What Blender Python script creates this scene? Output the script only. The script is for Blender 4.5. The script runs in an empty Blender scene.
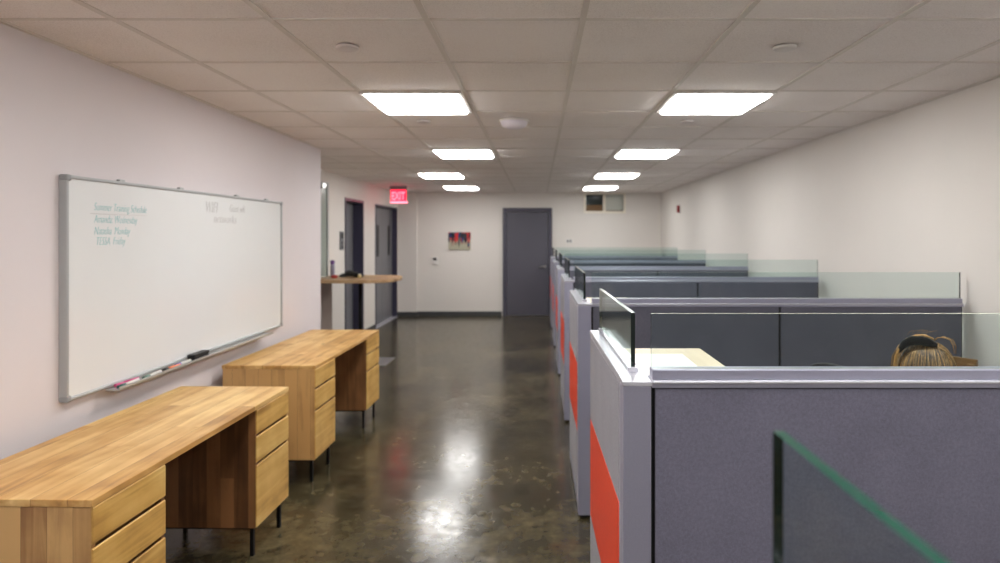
import bpy, bmesh, math, random
from mathutils import Vector, Matrix
random.seed(7)
sc = bpy.context.scene
COL = sc.collection
PI = math.pi

# ------------------------------------------------------------------ camera, world, exposure
EYE, CEIL = 1.61, 2.45
FPX = 628.0
cam_d = bpy.data.cameras.new('camera')
cam = bpy.data.objects.new('camera', cam_d); COL.objects.link(cam)
cam.location = (0, 0, EYE); cam.rotation_euler = (PI/2, 0, 0)
cam_d.sensor_width = 36.0; cam_d.lens = 36.0*FPX/1000.0
cam_d.shift_x = -(538-500)/1000.0
cam_d.shift_y = -(281.5-235)/1000.0
cam_d.clip_start = 0.02
cam_d.dof.use_dof = True; cam_d.dof.focus_distance = 1.85; cam_d.dof.aperture_fstop = 2.6
sc.camera = cam
w = bpy.data.worlds.new('world'); sc.world = w; w.use_nodes = True
w.node_tree.nodes['Background'].inputs[0].default_value = (.5, .5, .5, 1)
w.node_tree.nodes['Background'].inputs[1].default_value = 0.05
sc.view_settings.view_transform = 'Standard'; sc.view_settings.look = 'None'
sc.view_settings.gamma = 1.0; sc.view_settings.use_curve_mapping = False
sc.view_settings.exposure = 1.62
LIGHT_STRENGTH = 8.0
LIGHT_COLOR = (1.0, .99, .972)
sc.cycles.use_denoising = True
sc.cycles.max_bounces = 10; sc.cycles.diffuse_bounces = 6; sc.cycles.glossy_bounces = 4
sc.cycles.transparent_max_bounces = 40
sc.cycles.sample_clamp_indirect = 6.0

# ------------------------------------------------------------------ materials
def srgb(r, g, b):
    f = lambda c: (c/255/12.92) if c/255 <= .04045 else ((c/255+.055)/1.055)**2.4
    return (f(r), f(g), f(b), 1)

class NT:
    def __init__(s, name):
        s.m = bpy.data.materials.new(name); s.m.use_nodes = True
        s.t = s.m.node_tree; s.n = s.t.nodes; s.b = s.n['Principled BSDF']
    def add(s, typ, **kw):
        x = s.n.new(typ)
        for k, v in kw.items(): setattr(x, k, v)
        return x
    def link(s, a, b): s.t.links.new(a, b)
    def math(s, op, a, b=None):
        x = s.add('ShaderNodeMath', operation=op)
        for i, v in enumerate((a, b)):
            if v is None: continue
            if isinstance(v, (int, float)): x.inputs[i].default_value = v
            else: s.link(v, x.inputs[i])
        return x.outputs[0]
    def ramp(s, fac, stops, interp='LINEAR'):
        r = s.add('ShaderNodeValToRGB'); r.color_ramp.interpolation = interp
        e = r.color_ramp.elements
        while len(e) < len(stops): e.new(.5)
        for i, (p, c) in enumerate(stops): e[i].position = p; e[i].color = c
        s.link(fac, r.inputs[0]); return r.outputs[0]
    def coords(s, scale=(1, 1, 1), kind='Object'):
        c = s.add('ShaderNodeTexCoord'); mp = s.add('ShaderNodeMapping')
        mp.inputs['Scale'].default_value = scale
        s.link(c.outputs[kind], mp.inputs[0]); return mp.outputs[0]
    def noise(s, vec, scale, detail=4, rough=.5):
        x = s.add('ShaderNodeTexNoise'); x.inputs['Scale'].default_value = scale
        x.inputs['Detail'].default_value = detail; x.inputs['Roughness'].default_value = rough
        s.link(vec, x.inputs['Vector']); return x.outputs['Fac']
    def bump(s, h, strength=.2, dist=.002):
        x = s.add('ShaderNodeBump'); x.inputs['Strength'].default_value = strength
        x.inputs['Distance'].default_value = dist
        s.link(h, x.inputs['Height']); s.link(x.outputs[0], s.b.inputs['Normal'])

def plain(name, col, rough=.5, metal=0, noise_scale=None, amt=.06, emis=None, es=1, coat=0):
    t = NT(name); t.b.inputs['Base Color'].default_value = col
    t.b.inputs['Roughness'].default_value = rough; t.b.inputs['Metallic'].default_value = metal
    if coat: t.b.inputs['Coat Weight'].default_value = coat
    if noise_scale:
        f = t.noise(t.coords(), noise_scale)
        lo = tuple(c*(1-amt) for c in col[:3])+(1,); hi = tuple(min(1, c*(1+amt)) for c in col[:3])+(1,)
        t.link(t.ramp(f, [(.3, lo), (.7, hi)]), t.b.inputs['Base Color'])
    if emis:
        t.b.inputs['Emission Color'].default_value = emis; t.b.inputs['Emission Strength'].default_value = es
    return t.m

def paint(name, col):
    t = NT(name); v = t.coords()
    f = t.noise(v, 1.3, 3)
    lo = tuple(c*.97 for c in col[:3])+(1,)
    t.link(t.ramp(f, [(.35, lo), (.65, col)]), t.b.inputs['Base Color'])
    t.b.inputs['Roughness'].default_value = .62
    t.b.inputs['Specular IOR Level'].default_value = .35
    t.bump(t.noise(v, 160, 3), .12, .001)
    return t.m

def fabric(name, col, scale=420):
    t = NT(name); v = t.coords()
    a = t.noise(v, scale, 2); b = t.noise(v, 6, 4)
    c = t.noise(v, scale*.3, 2)
    f = t.math('ADD', t.math('MULTIPLY', a, .5), t.math('ADD', t.math('MULTIPLY', b, .25), t.math('MULTIPLY', c, .35)))
    lo = tuple(x*.78 for x in col[:3])+(1,); hi = tuple(min(1, x*1.22) for x in col[:3])+(1,)
    t.link(t.ramp(f, [(.38, lo), (.72, hi)]), t.b.inputs['Base Color'])
    t.b.inputs['Roughness'].default_value = .95
    t.b.inputs['Specular IOR Level'].default_value = .15
    t.b.inputs['Sheen Weight'].default_value = .15
    t.bump(a, .3, .001)
    return t.m

def wood(name, grain, across, width, dark, mid, light, blen=.7, gloss=.42, tw=.34):
    """solid boards: grain axis, across axis, board width; each board its own tone"""
    t = NT(name)
    tc = t.add('ShaderNodeTexCoord'); oi = t.add('ShaderNodeObjectInfo')
    off = t.add('ShaderNodeVectorMath', operation='ADD')
    t.link(tc.outputs['Object'], off.inputs[0])
    cx = t.add('ShaderNodeCombineXYZ')
    r = t.math('MULTIPLY', oi.outputs['Random'], 3.7)
    for i in range(3): t.link(r, cx.inputs[i])
    t.link(cx.outputs[0], off.inputs[1])
    sp = t.add('ShaderNodeSeparateXYZ'); t.link(off.outputs[0], sp.inputs[0])
    A = sp.outputs['XYZ'.index(across)]; G = sp.outputs['XYZ'.index(grain)]
    ai = t.math('FLOOR', t.math('DIVIDE', A, width))
    wn = t.add('ShaderNodeTexWhiteNoise', noise_dimensions='1D'); t.link(ai, wn.inputs['W'])
    gi = t.math('FLOOR', t.math('ADD', t.math('DIVIDE', G, blen), t.math('MULTIPLY', wn.outputs['Value'], 5)))
    cb = t.add('ShaderNodeCombineXYZ'); t.link(ai, cb.inputs[0]); t.link(gi, cb.inputs[1])
    wn2 = t.add('ShaderNodeTexWhiteNoise', noise_dimensions='2D'); t.link(cb.outputs[0], wn2.inputs['Vector'])
    tone = wn2.outputs['Value']
    # grain: stretched noise, shifted per board
    mp = t.add('ShaderNodeMapping')
    s = [20, 20, 20]; s['XYZ'.index(grain)] = 1.5
    mp.inputs['Scale'].default_value = s
    sh = t.add('ShaderNodeVectorMath', operation='ADD'); t.link(off.outputs[0], sh.inputs[0])
    cs = t.add('ShaderNodeCombineXYZ')
    for i in range(3): t.link(t.math('MULTIPLY', tone, 9.0), cs.inputs[i])
    t.link(cs.outputs[0], sh.inputs[1]); t.link(sh.outputs[0], mp.inputs[0])
    n1 = t.add('ShaderNodeTexNoise'); n1.inputs['Scale'].default_value = 1.0
    n1.inputs['Detail'].default_value = 6; n1.inputs['Distortion'].default_value = .9
    t.link(mp.outputs[0], n1.inputs['Vector'])
    n2 = t.noise(sh.outputs[0], 5.5, 4)
    f = t.math('ADD', t.math('MULTIPLY', tone, tw), t.math('ADD', t.math('MULTIPLY', n1.outputs['Fac'], .62), t.math('MULTIPLY', n2, .45)))
    c = t.ramp(f, [(.3, dark), (.56, mid), (.86, light)])
    # knots
    vo = t.add('ShaderNodeTexVoronoi'); vo.inputs['Scale'].default_value = 3.1
    mk = t.add('ShaderNodeMapping'); sk = [1.6, 1.6, 1.6]; sk['XYZ'.index(grain)] = .8
    mk.inputs['Scale'].default_value = sk; t.link(sh.outputs[0], mk.inputs[0]); t.link(mk.outputs[0], vo.inputs['Vector'])
    k = t.ramp(vo.outputs['Distance'], [(.02, (1, 1, 1, 1)), (.075, (0, 0, 0, 1))])
    mx = t.add('ShaderNodeMix', data_type='RGBA'); t.link(k, mx.inputs['Factor']); t.link(c, mx.inputs[6])
    mx.inputs[7].default_value = tuple(x*.35 for x in dark[:3])+(1,)
    # fine seam between boards
    fr = t.math('FRACT', t.math('DIVIDE', A, width))
    seam = t.math('LESS_THAN', t.math('ABSOLUTE', t.math('SUBTRACT', fr, .5)), .494)
    m2 = t.add('ShaderNodeMix', data_type='RGBA'); t.link(seam, m2.inputs['Factor'])
    m2.inputs[6].default_value = tuple(x*1.2 for x in dark[:3])+(1,); t.link(mx.outputs[2], m2.inputs[7])
    t.link(m2.outputs[2], t.b.inputs['Base Color'])
    t.b.inputs['Roughness'].default_value = gloss
    t.bump(n1.outputs['Fac'], .15, .001)
    return t.m

def glass(name, tint, ior=1.26):
    m = bpy.data.materials.new(name); m.use_nodes = True; nt = m.node_tree; n = nt.nodes
    for x in list(n): n.remove(x)
    out = n.new('ShaderNodeOutputMaterial'); mix = n.new('ShaderNodeMixShader')
    tr = n.new('ShaderNodeBsdfTransparent'); tr.inputs[0].default_value = tint
    gl = n.new('ShaderNodeBsdfGlossy'); gl.inputs['Roughness'].default_value = .02
    gl.inputs['Color'].default_value = (.9, .95, .93, 1)
    fr = n.new('ShaderNodeFresnel'); ge = n.new('ShaderNodeNewGeometry'); mr = n.new('ShaderNodeMapRange')
    mr.inputs['To Min'].default_value = ior; mr.inputs['To Max'].default_value = 1/ior
    nt.links.new(ge.outputs['Backfacing'], mr.inputs['Value']); nt.links.new(mr.outputs[0], fr.inputs[0])
    nt.links.new(fr.outputs[0], mix.inputs[0]); nt.links.new(tr.outputs[0], mix.inputs[1])
    nt.links.new(gl.outputs[0], mix.inputs[2]); nt.links.new(mix.outputs[0], out.inputs[0])
    return m

def concrete():
    t = NT('polished_concrete'); v = t.coords()
    a = t.noise(v, 1.1, 8, .62); b = t.noise(v, 6, 8, .6); c = t.noise(v, 19, 6, .65)
    f = t.math('ADD', t.math('MULTIPLY', a, .40), t.math('ADD', t.math('MULTIPLY', b, .34), t.math('MULTIPLY', c, .26)))
    col = t.ramp(f, [(.38, srgb(36, 32, 22)), (.48, srgb(64, 58, 41)), (.55, srgb(84, 76, 54)), (.66, srgb(116, 105, 76))])
    # reddish acid stains
    r = t.noise(t.coords((1, 1, 1)), 2.4, 4)
    k = t.ramp(r, [(.62, (0, 0, 0, 1)), (.74, (.45, .45, .45, 1))])
    mx = t.add('ShaderNodeMix', data_type='RGBA'); t.link(k, mx.inputs['Factor']); t.link(col, mx.inputs[6])
    mx.inputs[7].default_value = srgb(96, 62, 40)
    t.link(mx.outputs[2], t.b.inputs['Base Color'])
    rr = t.ramp(t.noise(v, 14, 6), [(.35, (.15,)*3+(1,)), (.7, (.25,)*3+(1,))])
    t.link(rr, t.b.inputs['Roughness'])
    t.b.inputs['Specular IOR Level'].default_value = .55
    t.bump(t.noise(v, 9, 5), .08, .004)
    return t.m

def tile_mat():
    t = NT('ceiling_tile'); v = t.coords()
    f = t.noise(v, 190, 3); g = t.noise(v, 1.7, 2)
    ff = t.math('ADD', t.math('MULTIPLY', f, .7), t.math('MULTIPLY', g, .3))
    t.link(t.ramp(ff, [(.33, srgb(228, 221, 217)), (.5, srgb(246, 240, 237)), (.7, srgb(249, 245, 242))]), t.b.inputs['Base Color'])
    t.b.inputs['Roughness'].default_value = .9; t.b.inputs['Specular IOR Level'].default_value = .1
    t.bump(f, .3, .002)
    return t.m

M = {}
M['wall'] = paint('wall_paint', srgb(226, 221, 215))
M['wall_left'] = paint('left_wall_paint', srgb(226, 219, 221))
M['tile'] = tile_mat()
M['grid'] = plain('ceiling_grid_metal', srgb(222, 215, 208), .5)
M['floor'] = concrete()
M['fabric'] = fabric('grey_lilac_fabric', srgb(121, 120, 138))
M['side_fabric'] = fabric('light_grey_fabric', srgb(137, 135, 143))
M['fabric_shaded'] = fabric('shaded_grey_fabric', srgb(99, 99, 111))  # partition cloth again, with shade mixed into the colour
M['orange'] = plain('orange_laminate', srgb(232, 66, 26), .5, 0, 60, .04)
M['silver'] = plain('silver_paint', srgb(161, 161, 180), .36, .3, 200, .03)
M['cap'] = plain('light_silver_cap', srgb(206, 206, 216), .25, .3)
M['slot'] = plain('dark_slot', srgb(16, 16, 18), .8)
M['rubber'] = plain('black_rubber', srgb(20, 20, 22), .6)
M['glass'] = glass('clear_glass', (.88, .93, .925, 1))
M['glass_edge'] = plain('green_glass_edge', srgb(24, 92, 76), .12, 0)
M['glass_edge_dark'] = plain('dark_glass_edge', srgb(8, 26, 24), .12, 0)
D_, MI, L_ = srgb(112, 72, 38), srgb(190, 140, 82), srgb(228, 186, 122)
M['wood_top'] = wood('desk_top_boards', 'Y', 'X', .12, srgb(112, 70, 30), srgb(200, 152, 86), srgb(238, 204, 138), 1.3, tw=.20)
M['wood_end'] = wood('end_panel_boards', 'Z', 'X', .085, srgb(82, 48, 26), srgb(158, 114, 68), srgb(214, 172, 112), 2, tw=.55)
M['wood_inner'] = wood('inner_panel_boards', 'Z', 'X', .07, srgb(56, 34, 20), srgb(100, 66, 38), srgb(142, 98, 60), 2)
M['wood_drawer'] = wood('drawer_boards', 'Y', 'Z', 9.0, srgb(128, 86, 34), srgb(208, 164, 88), srgb(240, 208, 132), 9, tw=.15)
M['wood_counter'] = wood('counter_boards', 'X', 'Y', .12, srgb(112, 84, 56), srgb(160, 126, 90), srgb(192, 160, 120), .9)
M['worktop'] = wood('maple_laminate', 'Y', 'X', .3, srgb(196, 174, 140), srgb(214, 194, 160), srgb(226, 208, 176), 3)
M['brown_wood'] = wood('brown_chair_wood', 'Y', 'Z', .2, srgb(70, 48, 26), srgb(116, 84, 46), srgb(146, 110, 66), 1)
M['black'] = plain('black_metal', srgb(22, 22, 24), .45, .6)
M['door'] = plain('dark_grey_door_paint', srgb(84, 83, 94), .42, 0, 2, .04)
M['door_frame'] = plain('slate_door_frame_paint', srgb(72, 70, 84), .4)
M['elev'] = plain('grey_door_enamel', srgb(120, 120, 124), .4, 0, 3, .05)
M['elev_frame'] = plain('dark_slate_frame_steel', srgb(62, 60, 80), .4, .2)
M['base'] = plain('charcoal_skirting', srgb(62, 64, 66), .5)
M['board'] = plain('white_board_enamel', srgb(232, 235, 236), .22, 0, .8, .02, coat=.3)
M['alu'] = plain('brushed_aluminium', srgb(178, 181, 182), .35, .3)
M['cap_grey'] = plain('light_grey_plastic', srgb(152, 154, 156), .5)
M['plastic_grey'] = plain('grey_plastic', srgb(120, 122, 126), .5)
M['white_plastic'] = plain('white_plastic', srgb(226, 222, 218), .45)
M['black_plastic'] = plain('black_plastic', srgb(18, 18, 20), .5)
M['diffuser'] = plain('lit_diffuser', (.9, .9, .9, 1), .5, emis=LIGHT_COLOR+(1,), es=LIGHT_STRENGTH)
M['steel'] = plain('satin_steel', srgb(196, 196, 198), .28, .9)

# ------------------------------------------------------------------ mesh helpers
class MB:
    def __init__(s): s.bm = bmesh.new()
    def box(s, x0, x1, y0, y1, z0, z1, mi=0):
        v = [s.bm.verts.new(p) for p in ((x0,y0,z0),(x1,y0,z0),(x1,y1,z0),(x0,y1,z0),(x0,y0,z1),(x1,y0,z1),(x1,y1,z1),(x0,y1,z1))]
        fs = []
        for q in ((0,3,2,1),(4,5,6,7),(0,1,5,4),(1,2,6,5),(2,3,7,6),(3,0,4,7)):
            f = s.bm.faces.new([v[i] for i in q]); f.material_index = mi; fs.append(f)
        return fs
    def cyl(s, p0, p1, r0, r1=None, n=20, mi=0, smooth=True):
        if r1 is None: r1 = r0
        p0, p1 = Vector(p0), Vector(p1); d = (p1-p0).normalized()
        u = d.orthogonal().normalized(); w_ = d.cross(u)
        ra = [s.bm.verts.new(p0+(u*math.cos(2*PI*i/n)+w_*math.sin(2*PI*i/n))*r0) for i in range(n)]
        rb = [s.bm.verts.new(p1+(u*math.cos(2*PI*i/n)+w_*math.sin(2*PI*i/n))*r1) for i in range(n)]
        for i in range(n):
            f = s.bm.faces.new((ra[i], ra[(i+1)%n], rb[(i+1)%n], rb[i])); f.smooth = smooth; f.material_index = mi
        s.bm.faces.new(ra[::-1]).material_index = mi; s.bm.faces.new(rb).material_index = mi
    def lathe(s, prof, c=(0,0,0), n=28, mi=0):
        rings = []
        for r, z in prof:
            rings.append([s.bm.verts.new((c[0]+max(r,1e-4)*math.cos(2*PI*i/n), c[1]+max(r,1e-4)*math.sin(2*PI*i/n), c[2]+z)) for i in range(n)])
        for a, b in zip(rings, rings[1:]):
            for i in range(n):
                f = s.bm.faces.new((a[i], a[(i+1)%n], b[(i+1)%n], b[i])); f.smooth = True; f.material_index = mi
        s.bm.faces.new(rings[0][::-1]).material_index = mi; s.bm.faces.new(rings[-1]).material_index = mi
    def prism(s, pts, axis, a, b, mi=0):
        def P(p, h):
            return {'x': (h, p[0], p[1]), 'y': (p[0], h, p[1]), 'z': (p[0], p[1], h)}[axis]
        A = [s.bm.verts.new(P(p, a)) for p in pts]; B = [s.bm.verts.new(P(p, b)) for p in pts]
        n = len(pts)
        for i in range(n): s.bm.faces.new((A[i], A[(i+1)%n], B[(i+1)%n], B[i])).material_index = mi
        s.bm.faces.new(A[::-1]).material_index = mi; s.bm.faces.new(B).material_index = mi
    def ell(s, c, r, seg=28, rings=18, mi=0):
        m = Matrix.Translation(c) @ Matrix.Diagonal((r[0], r[1], r[2], 1))
        g = bmesh.ops.create_uvsphere(s.bm, u_segments=seg, v_segments=rings, radius=1, matrix=m)
        for v in g['verts']:
            for f in v.link_faces: f.smooth = True; f.material_index = mi
    def tube(s, pts, rad, n=10, mi=0):
        pts = [Vector(p) for p in pts]
        rads = rad if isinstance(rad, (list, tuple)) else [rad]*len(pts)
        prev = None; u = None
        for i, p in enumerate(pts):
            d = (pts[min(i+1, len(pts)-1)]-pts[max(i-1, 0)]).normalized()
            if u is None: u = d.orthogonal().normalized()
            u = (u-d*u.dot(d)).normalized(); w_ = d.cross(u)
            ring = [s.bm.verts.new(p+(u*math.cos(2*PI*k/n)+w_*math.sin(2*PI*k/n))*rads[i]) for k in range(n)]
            if prev:
                for k in range(n):
                    f = s.bm.faces.new((prev[k], prev[(k+1)%n], ring[(k+1)%n], ring[k])); f.smooth = True; f.material_index = mi
            else: s.bm.faces.new(ring[::-1]).material_index = mi
            prev = ring
        s.bm.faces.new(prev).material_index = mi
    def build(s, name, mats, parent=None, loc=(0,0,0), bevel=0, seg=2, rot=None):
        bmesh.ops.recalc_face_normals(s.bm, faces=s.bm.faces[:])
        me = bpy.data.meshes.new(name); s.bm.to_mesh(me); s.bm.free()
        for m in (mats if isinstance(mats, (list, tuple)) else [mats]): me.materials.append(m)
        o = bpy.data.objects.new(name, me); COL.objects.link(o)
        o.location = loc
        if rot: o.rotation_euler = rot
        if parent: o.parent = parent
        if bevel:
            b = o.modifiers.new('bevel', 'BEVEL'); b.width = bevel; b.segments = seg; b.limit_method = 'ANGLE'; b.harden_normals = False
        return o

def box(name, mats, x0, x1, y0, y1, z0, z1, parent=None, bevel=0):
    b = MB(); b.box(x0, x1, y0, y1, z0, z1); return b.build(name, mats, parent, bevel=bevel)
def tag(o, label=None, cat=None, group=None, kind=None):
    if label: o['label'] = label
    if cat: o['category'] = cat
    if group: o['group'] = group
    if kind: o['kind'] = kind
    return o
def thing(name, label, cat, loc=(0,0,0), rz=0, group=None):
    o = bpy.data.objects.new(name, None); COL.objects.link(o); o.location = loc; o.rotation_euler = (0, 0, rz)
    o.empty_display_size = .1
    return tag(o, label, cat, group, 'thing')
def st(o): o['kind'] = 'structure'; return o
def copy_tree(o, parent=None):
    c = o.copy(); COL.objects.link(c); c.parent = parent
    for ch in o.children: copy_tree(ch, c)
    return c
def glass_pane(name, x0, x1, y0, y1, z0, z1, parent, edge_top='glass_edge', edge_end='glass_edge_dark'):
    """a pane: big faces clear, narrow edges green"""
    b = MB(); fs = b.box(x0, x1, y0, y1, z0, z1)
    dims = (x1-x0, y1-y0, z1-z0); thin = dims.index(min(dims))
    for f in fs:
        f.normal_update(); n = f.normal
        if abs(n[thin]) > .5: f.material_index = 0
        elif abs(n.z) > .5: f.material_index = 1
        else: f.material_index = 2
    return b.build(name, [M['glass'], M[edge_top], M[edge_end]], parent)

# ------------------------------------------------------------------ room shell
XR, XL, XL2 = 2.45, -2.12, -2.78
DB, DC, DF = 12.5, 6.13, -3.4
st(box('floor', M['floor'], -3.4, XR+.15, DF-.15, DB+.6, -.1, 0))
# ceiling: tiles plus metal grid
b = MB(); b.box(-3.4, XR+.15, DF-.15, DB+.6, CEIL+.004, CEIL+.1, 0)
GX, GY = .175, 2.45
for k in range(-6, 5):
    x = GX+.61*k; b.box(x-.012, x+.012, DF, DB, CEIL-.002, CEIL+.006, 1)
for k in range(-9, 18):
    y = GY+.61*k; b.box(XL2-.1, XR, y-.007, y+.007, CEIL-.001, CEIL+.006, 1)
b.box(XR-.022, XR, DF, DB, CEIL-.004, CEIL+.006, 1)
b.box(XL, XL+.022, DF, DC, CEIL-.004, CEIL+.006, 1)
b.box(XL2, XR, DB-.022, DB, CEIL-.004, CEIL+.006, 1)
st(b.build('ceiling', [M['tile'], M['grid']]))
H = CEIL+.05
st(box('wall_right', M['wall'], XR, XR+.12, DF, DB+.12, 0, H))
b = MB(); b.box(XL-.7, XL, DF, DC, 0, H); st(b.build('wall_left', M['wall_left']))
st(box('wall_front', M['wall'], -2.9, XR+.12, DF-.12, DF, 0, H))
# far part of the left wall with two door recesses
DA0, DA1, DAT = 9.03, 9.98, 2.15
DB0, DB1, DBT = 10.72, 12.36, 2.14
b = MB()
for y0, y1, z0 in ((DC, DA0, 0), (DA0, DA1, DAT), (DA1, DB0, 0), (DB0, DB1, DBT), (DB1, DB+.12, 0)):
    b.box(XL2-.25, XL2, y0, y1, z0, H)
st(b.build('wall_side', M['wall']))
# back wall with the transom window opening
WX0, WX1, WZ0, WZ1 = .95, 1.70, 2.085, 2.415
b = MB()
b.box(XL2, WX0, DB, DB+.12, 0, H); b.box(WX1, XR, DB, DB+.12, 0, H)
b.box(WX0, WX1, DB, DB+.12, 0, WZ0); b.box(WX0, WX1, DB, DB+.12, WZ1, H)
b.box(XL2, -2.40, DB-.07, DB, 0, H)           # shallow chase in the corner
st(b.build('wall_back', M['wall']))
b = MB(); b.box(-2.40, -.72, DB-.014, DB, 0, .09); b.box(XL2, -2.386, DB-.084, DB-.07, 0, .09)
b.box(-2.40, -2.386, DB-.084, DB, 0, .09); b.box(.29, XR, DB-.014, DB, 0, .09)
st(b.build('baseboard_back', M['base']))
b = MB(); b.box(XL2, XL2+.012, DA1+.05, DB0-.05, 0, .09); b.box(XL2, XL2+.012, DC, DA0-.05, 0, .09)
st(b.build('baseboard_side', M['base']))

# transom window
M['pane'] = glass('window_glass', (.92, .94, .94, 1), 1.12)
M['teal_dark'] = plain('dark_teal_screen', srgb(52, 66, 66), .8)
M['cream'] = plain('cream_frame_paint', srgb(240, 232, 216), .5)
win = tag(bpy.data.objects.new('window_1', None), kind='structure'); COL.objects.link(win); win.location = (0, 0, 0)
b = MB()
fw = .04
b.box(WX0-fw, WX0, DB-.04, DB+.1, WZ0-fw, CEIL-.004); b.box(WX1, WX1+fw, DB-.04, DB+.1, WZ0-fw, CEIL-.004)
b.box(WX0, WX1, DB-.04, DB+.1, WZ0-fw, WZ0); b.box(WX0, WX1, DB-.04, DB+.1, WZ1, CEIL-.004)
b.box(1.295, 1.345, DB-.03, DB+.08, WZ0, WZ1)
st(b.build('window_frame', M['cream'], win))
st(box('window_pane', M['pane'], WX0, WX1, DB+.03, DB+.036, WZ0, WZ1, win))
b = MB(); b.box(WX0, WX1, DB+.40, DB+.42, WZ0-.2, H, 0); b.box(WX0-.02, WX0, DB+.12, DB+.42, WZ0-.2, H, 0)
b.box(WX1, WX1+.02, DB+.12, DB+.42, WZ0-.2, H, 0); b.box(WX0, WX1, DB+.12, DB+.42, WZ0-.03, WZ0-.01, 0)
st(b.build('window_recess', [M['teal_dark']], win))
st(box('window_sill', plain('brown_board', srgb(150, 112, 76), .7), WX0, WX1, DB+.14, DB+.2, WZ0-.01, WZ0+.13, win))
b = MB()
pts = []
for i in range(41):
    x = 1.34+.36*i/40; pts.append((x, DB+.055+.010*math.sin(i*1.6)))
for i, (x, y) in enumerate(pts[:-1]):
    x2, y2 = pts[i+1]
    v = [b.bm.verts.new(p) for p in ((x, y, WZ0+.02), (x2, y2, WZ0+.02), (x2, y2, WZ1), (x, y, WZ1))]
    b.bm.faces.new(v).smooth = True
st(b.build('window_curtain', plain('grey_curtain_cloth', srgb(232, 228, 220), .9), win))

# back door
d = bpy.data.objects.new('door_1', None); COL.objects.link(d); st(d)
dx0, dx1, dz = -.70, .28, 2.15
b = MB(); b.box(dx0, dx0+.075, DB-.05, DB, 0, dz); b.box(dx1-.075, dx1, DB-.05, DB, 0, dz); b.box(dx0+.075, dx1-.075, DB-.05, DB, dz-.075, dz)
st(b.build('door_frame', M['door_frame'], d, bevel=.004))
st(box('door_panel', M['door'], dx0+.08, dx1-.08, DB-.03, DB-.002, .012, dz-.08, d))
b = MB(); hx, hz = .135, .985
b.cyl((hx, DB-.03, hz), (hx, DB-.042, hz), .028); b.cyl((hx, DB-.04, hz), (hx, DB-.075, hz), .011)
b.tube([(hx+.01, DB-.075, hz), (hx-.05, DB-.078, hz+.004), (hx-.12, DB-.076, hz-.012)], [.012, .011, .009])
st(b.build('door_handle', M['steel'], d))

# door A (single leaf set deep) and door B (pair with narrow lights) in the side wall
d = bpy.data.objects.new('door_2', None); COL.objects.link(d); st(d)
b = MB(); t = .04; dep = .15
b.box(XL2-dep-.03, XL2+.012, DA0, DA0+t, 0, DAT); b.box(XL2-dep-.03, XL2+.012, DA1-t, DA1, 0, DAT)
b.box(XL2-dep-.03, XL2+.012, DA0+t, DA1-t, DAT-t, DAT)
st(b.build('door_frame', M['elev_frame'], d))
st(box('door_panel', M['elev'], XL2-dep-.04, XL2-dep, DA0+t, DA1-t, .01, DAT-t, d))
d = bpy.data.objects.new('door_3', None); COL.objects.link(d); st(d)
b = MB(); dep = .085; t = .03
b.box(XL2-dep-.03, XL2+.012, DB0, DB0+t, 0, DBT); b.box(XL2-dep-.03, XL2+.012, DB1-t, DB1, 0, DBT)
b.box(XL2-dep-.03, XL2+.012, DB0+t, DB1-t, DBT-t, DBT)
st(b.build('door_frame', M['elev_frame'], d))
mid = (DB0+DB1)/2
for y0, y1, wy in ((DB0+t+.004, mid-.003, 11.22), (mid+.003, DB1-t-.004, 12.05)):
    lf = st(box('door_panel', M['elev'], XL2-dep-.045, XL2-dep, y0, y1, .01, DBT-t-.004, d))
    wb = MB(); wb.box(XL2-dep-.01, XL2-dep+.006, wy-.07, wy+.07, 1.225, 1.785); st(wb.build('door_window', M['black_plastic'], lf))
st(box('door_sill', M['cap'], XL2-dep, XL2+.02, DB0, DB1, 0, .012, d))
# frosted glass side light by the counter
d = bpy.data.objects.new('window_2', None); COL.objects.link(d); st(d)
M['frost'] = plain('sea_green_frosted_glass', srgb(146, 156, 148), .25)
st(box('window_pane', M['frost'], XL2, XL2+.02, 7.2, 8.20, .05, 2.26, d))
b = MB(); b.box(XL2, XL2+.035, 8.20, 8.24, .02, 2.29); b.box(XL2, XL2+.035, 7.16, 8.20, 2.26, 2.29); b.box(XL2, XL2+.035, 7.16, 8.2, .02, .05)
st(b.build('window_frame', M['alu'], d))

# ------------------------------------------------------------------ ceiling fixtures
def ceiling_light(name='ceiling_light'):
    r = thing(name, None, 'ceiling light')
    b = MB(); z0, z1 = -.012, .002; e = .30; i = .278
    b.box(-e, e, -e, -i, z0, z1); b.box(-e, e, i, e, z0, z1); b.box(-e, -i, -i, i, z0, z1); b.box(i, e, -i, i, z0, z1)
    b.build('frame', M['white_plastic'], r)
    b = MB(); j = i-.012; zz = -.026  # lens dropped below the frame so its glowing sides brighten the ceiling
    A = [b.bm.verts.new(p) for p in ((-i,-i,0),(i,-i,0),(i,i,0),(-i,i,0))]; B = [b.bm.verts.new(p) for p in ((-j,-j,zz),(j,-j,zz),(j,j,zz),(-j,j,zz))]
    for k in range(4): b.bm.faces.new((A[k], A[(k+1)%4], B[(k+1)%4], B[k]))
    b.bm.faces.new(A); b.bm.faces.new(B[::-1]); b.build('diffuser', M['diffuser'], r)
    return r
L0 = ceiling_light()
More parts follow.
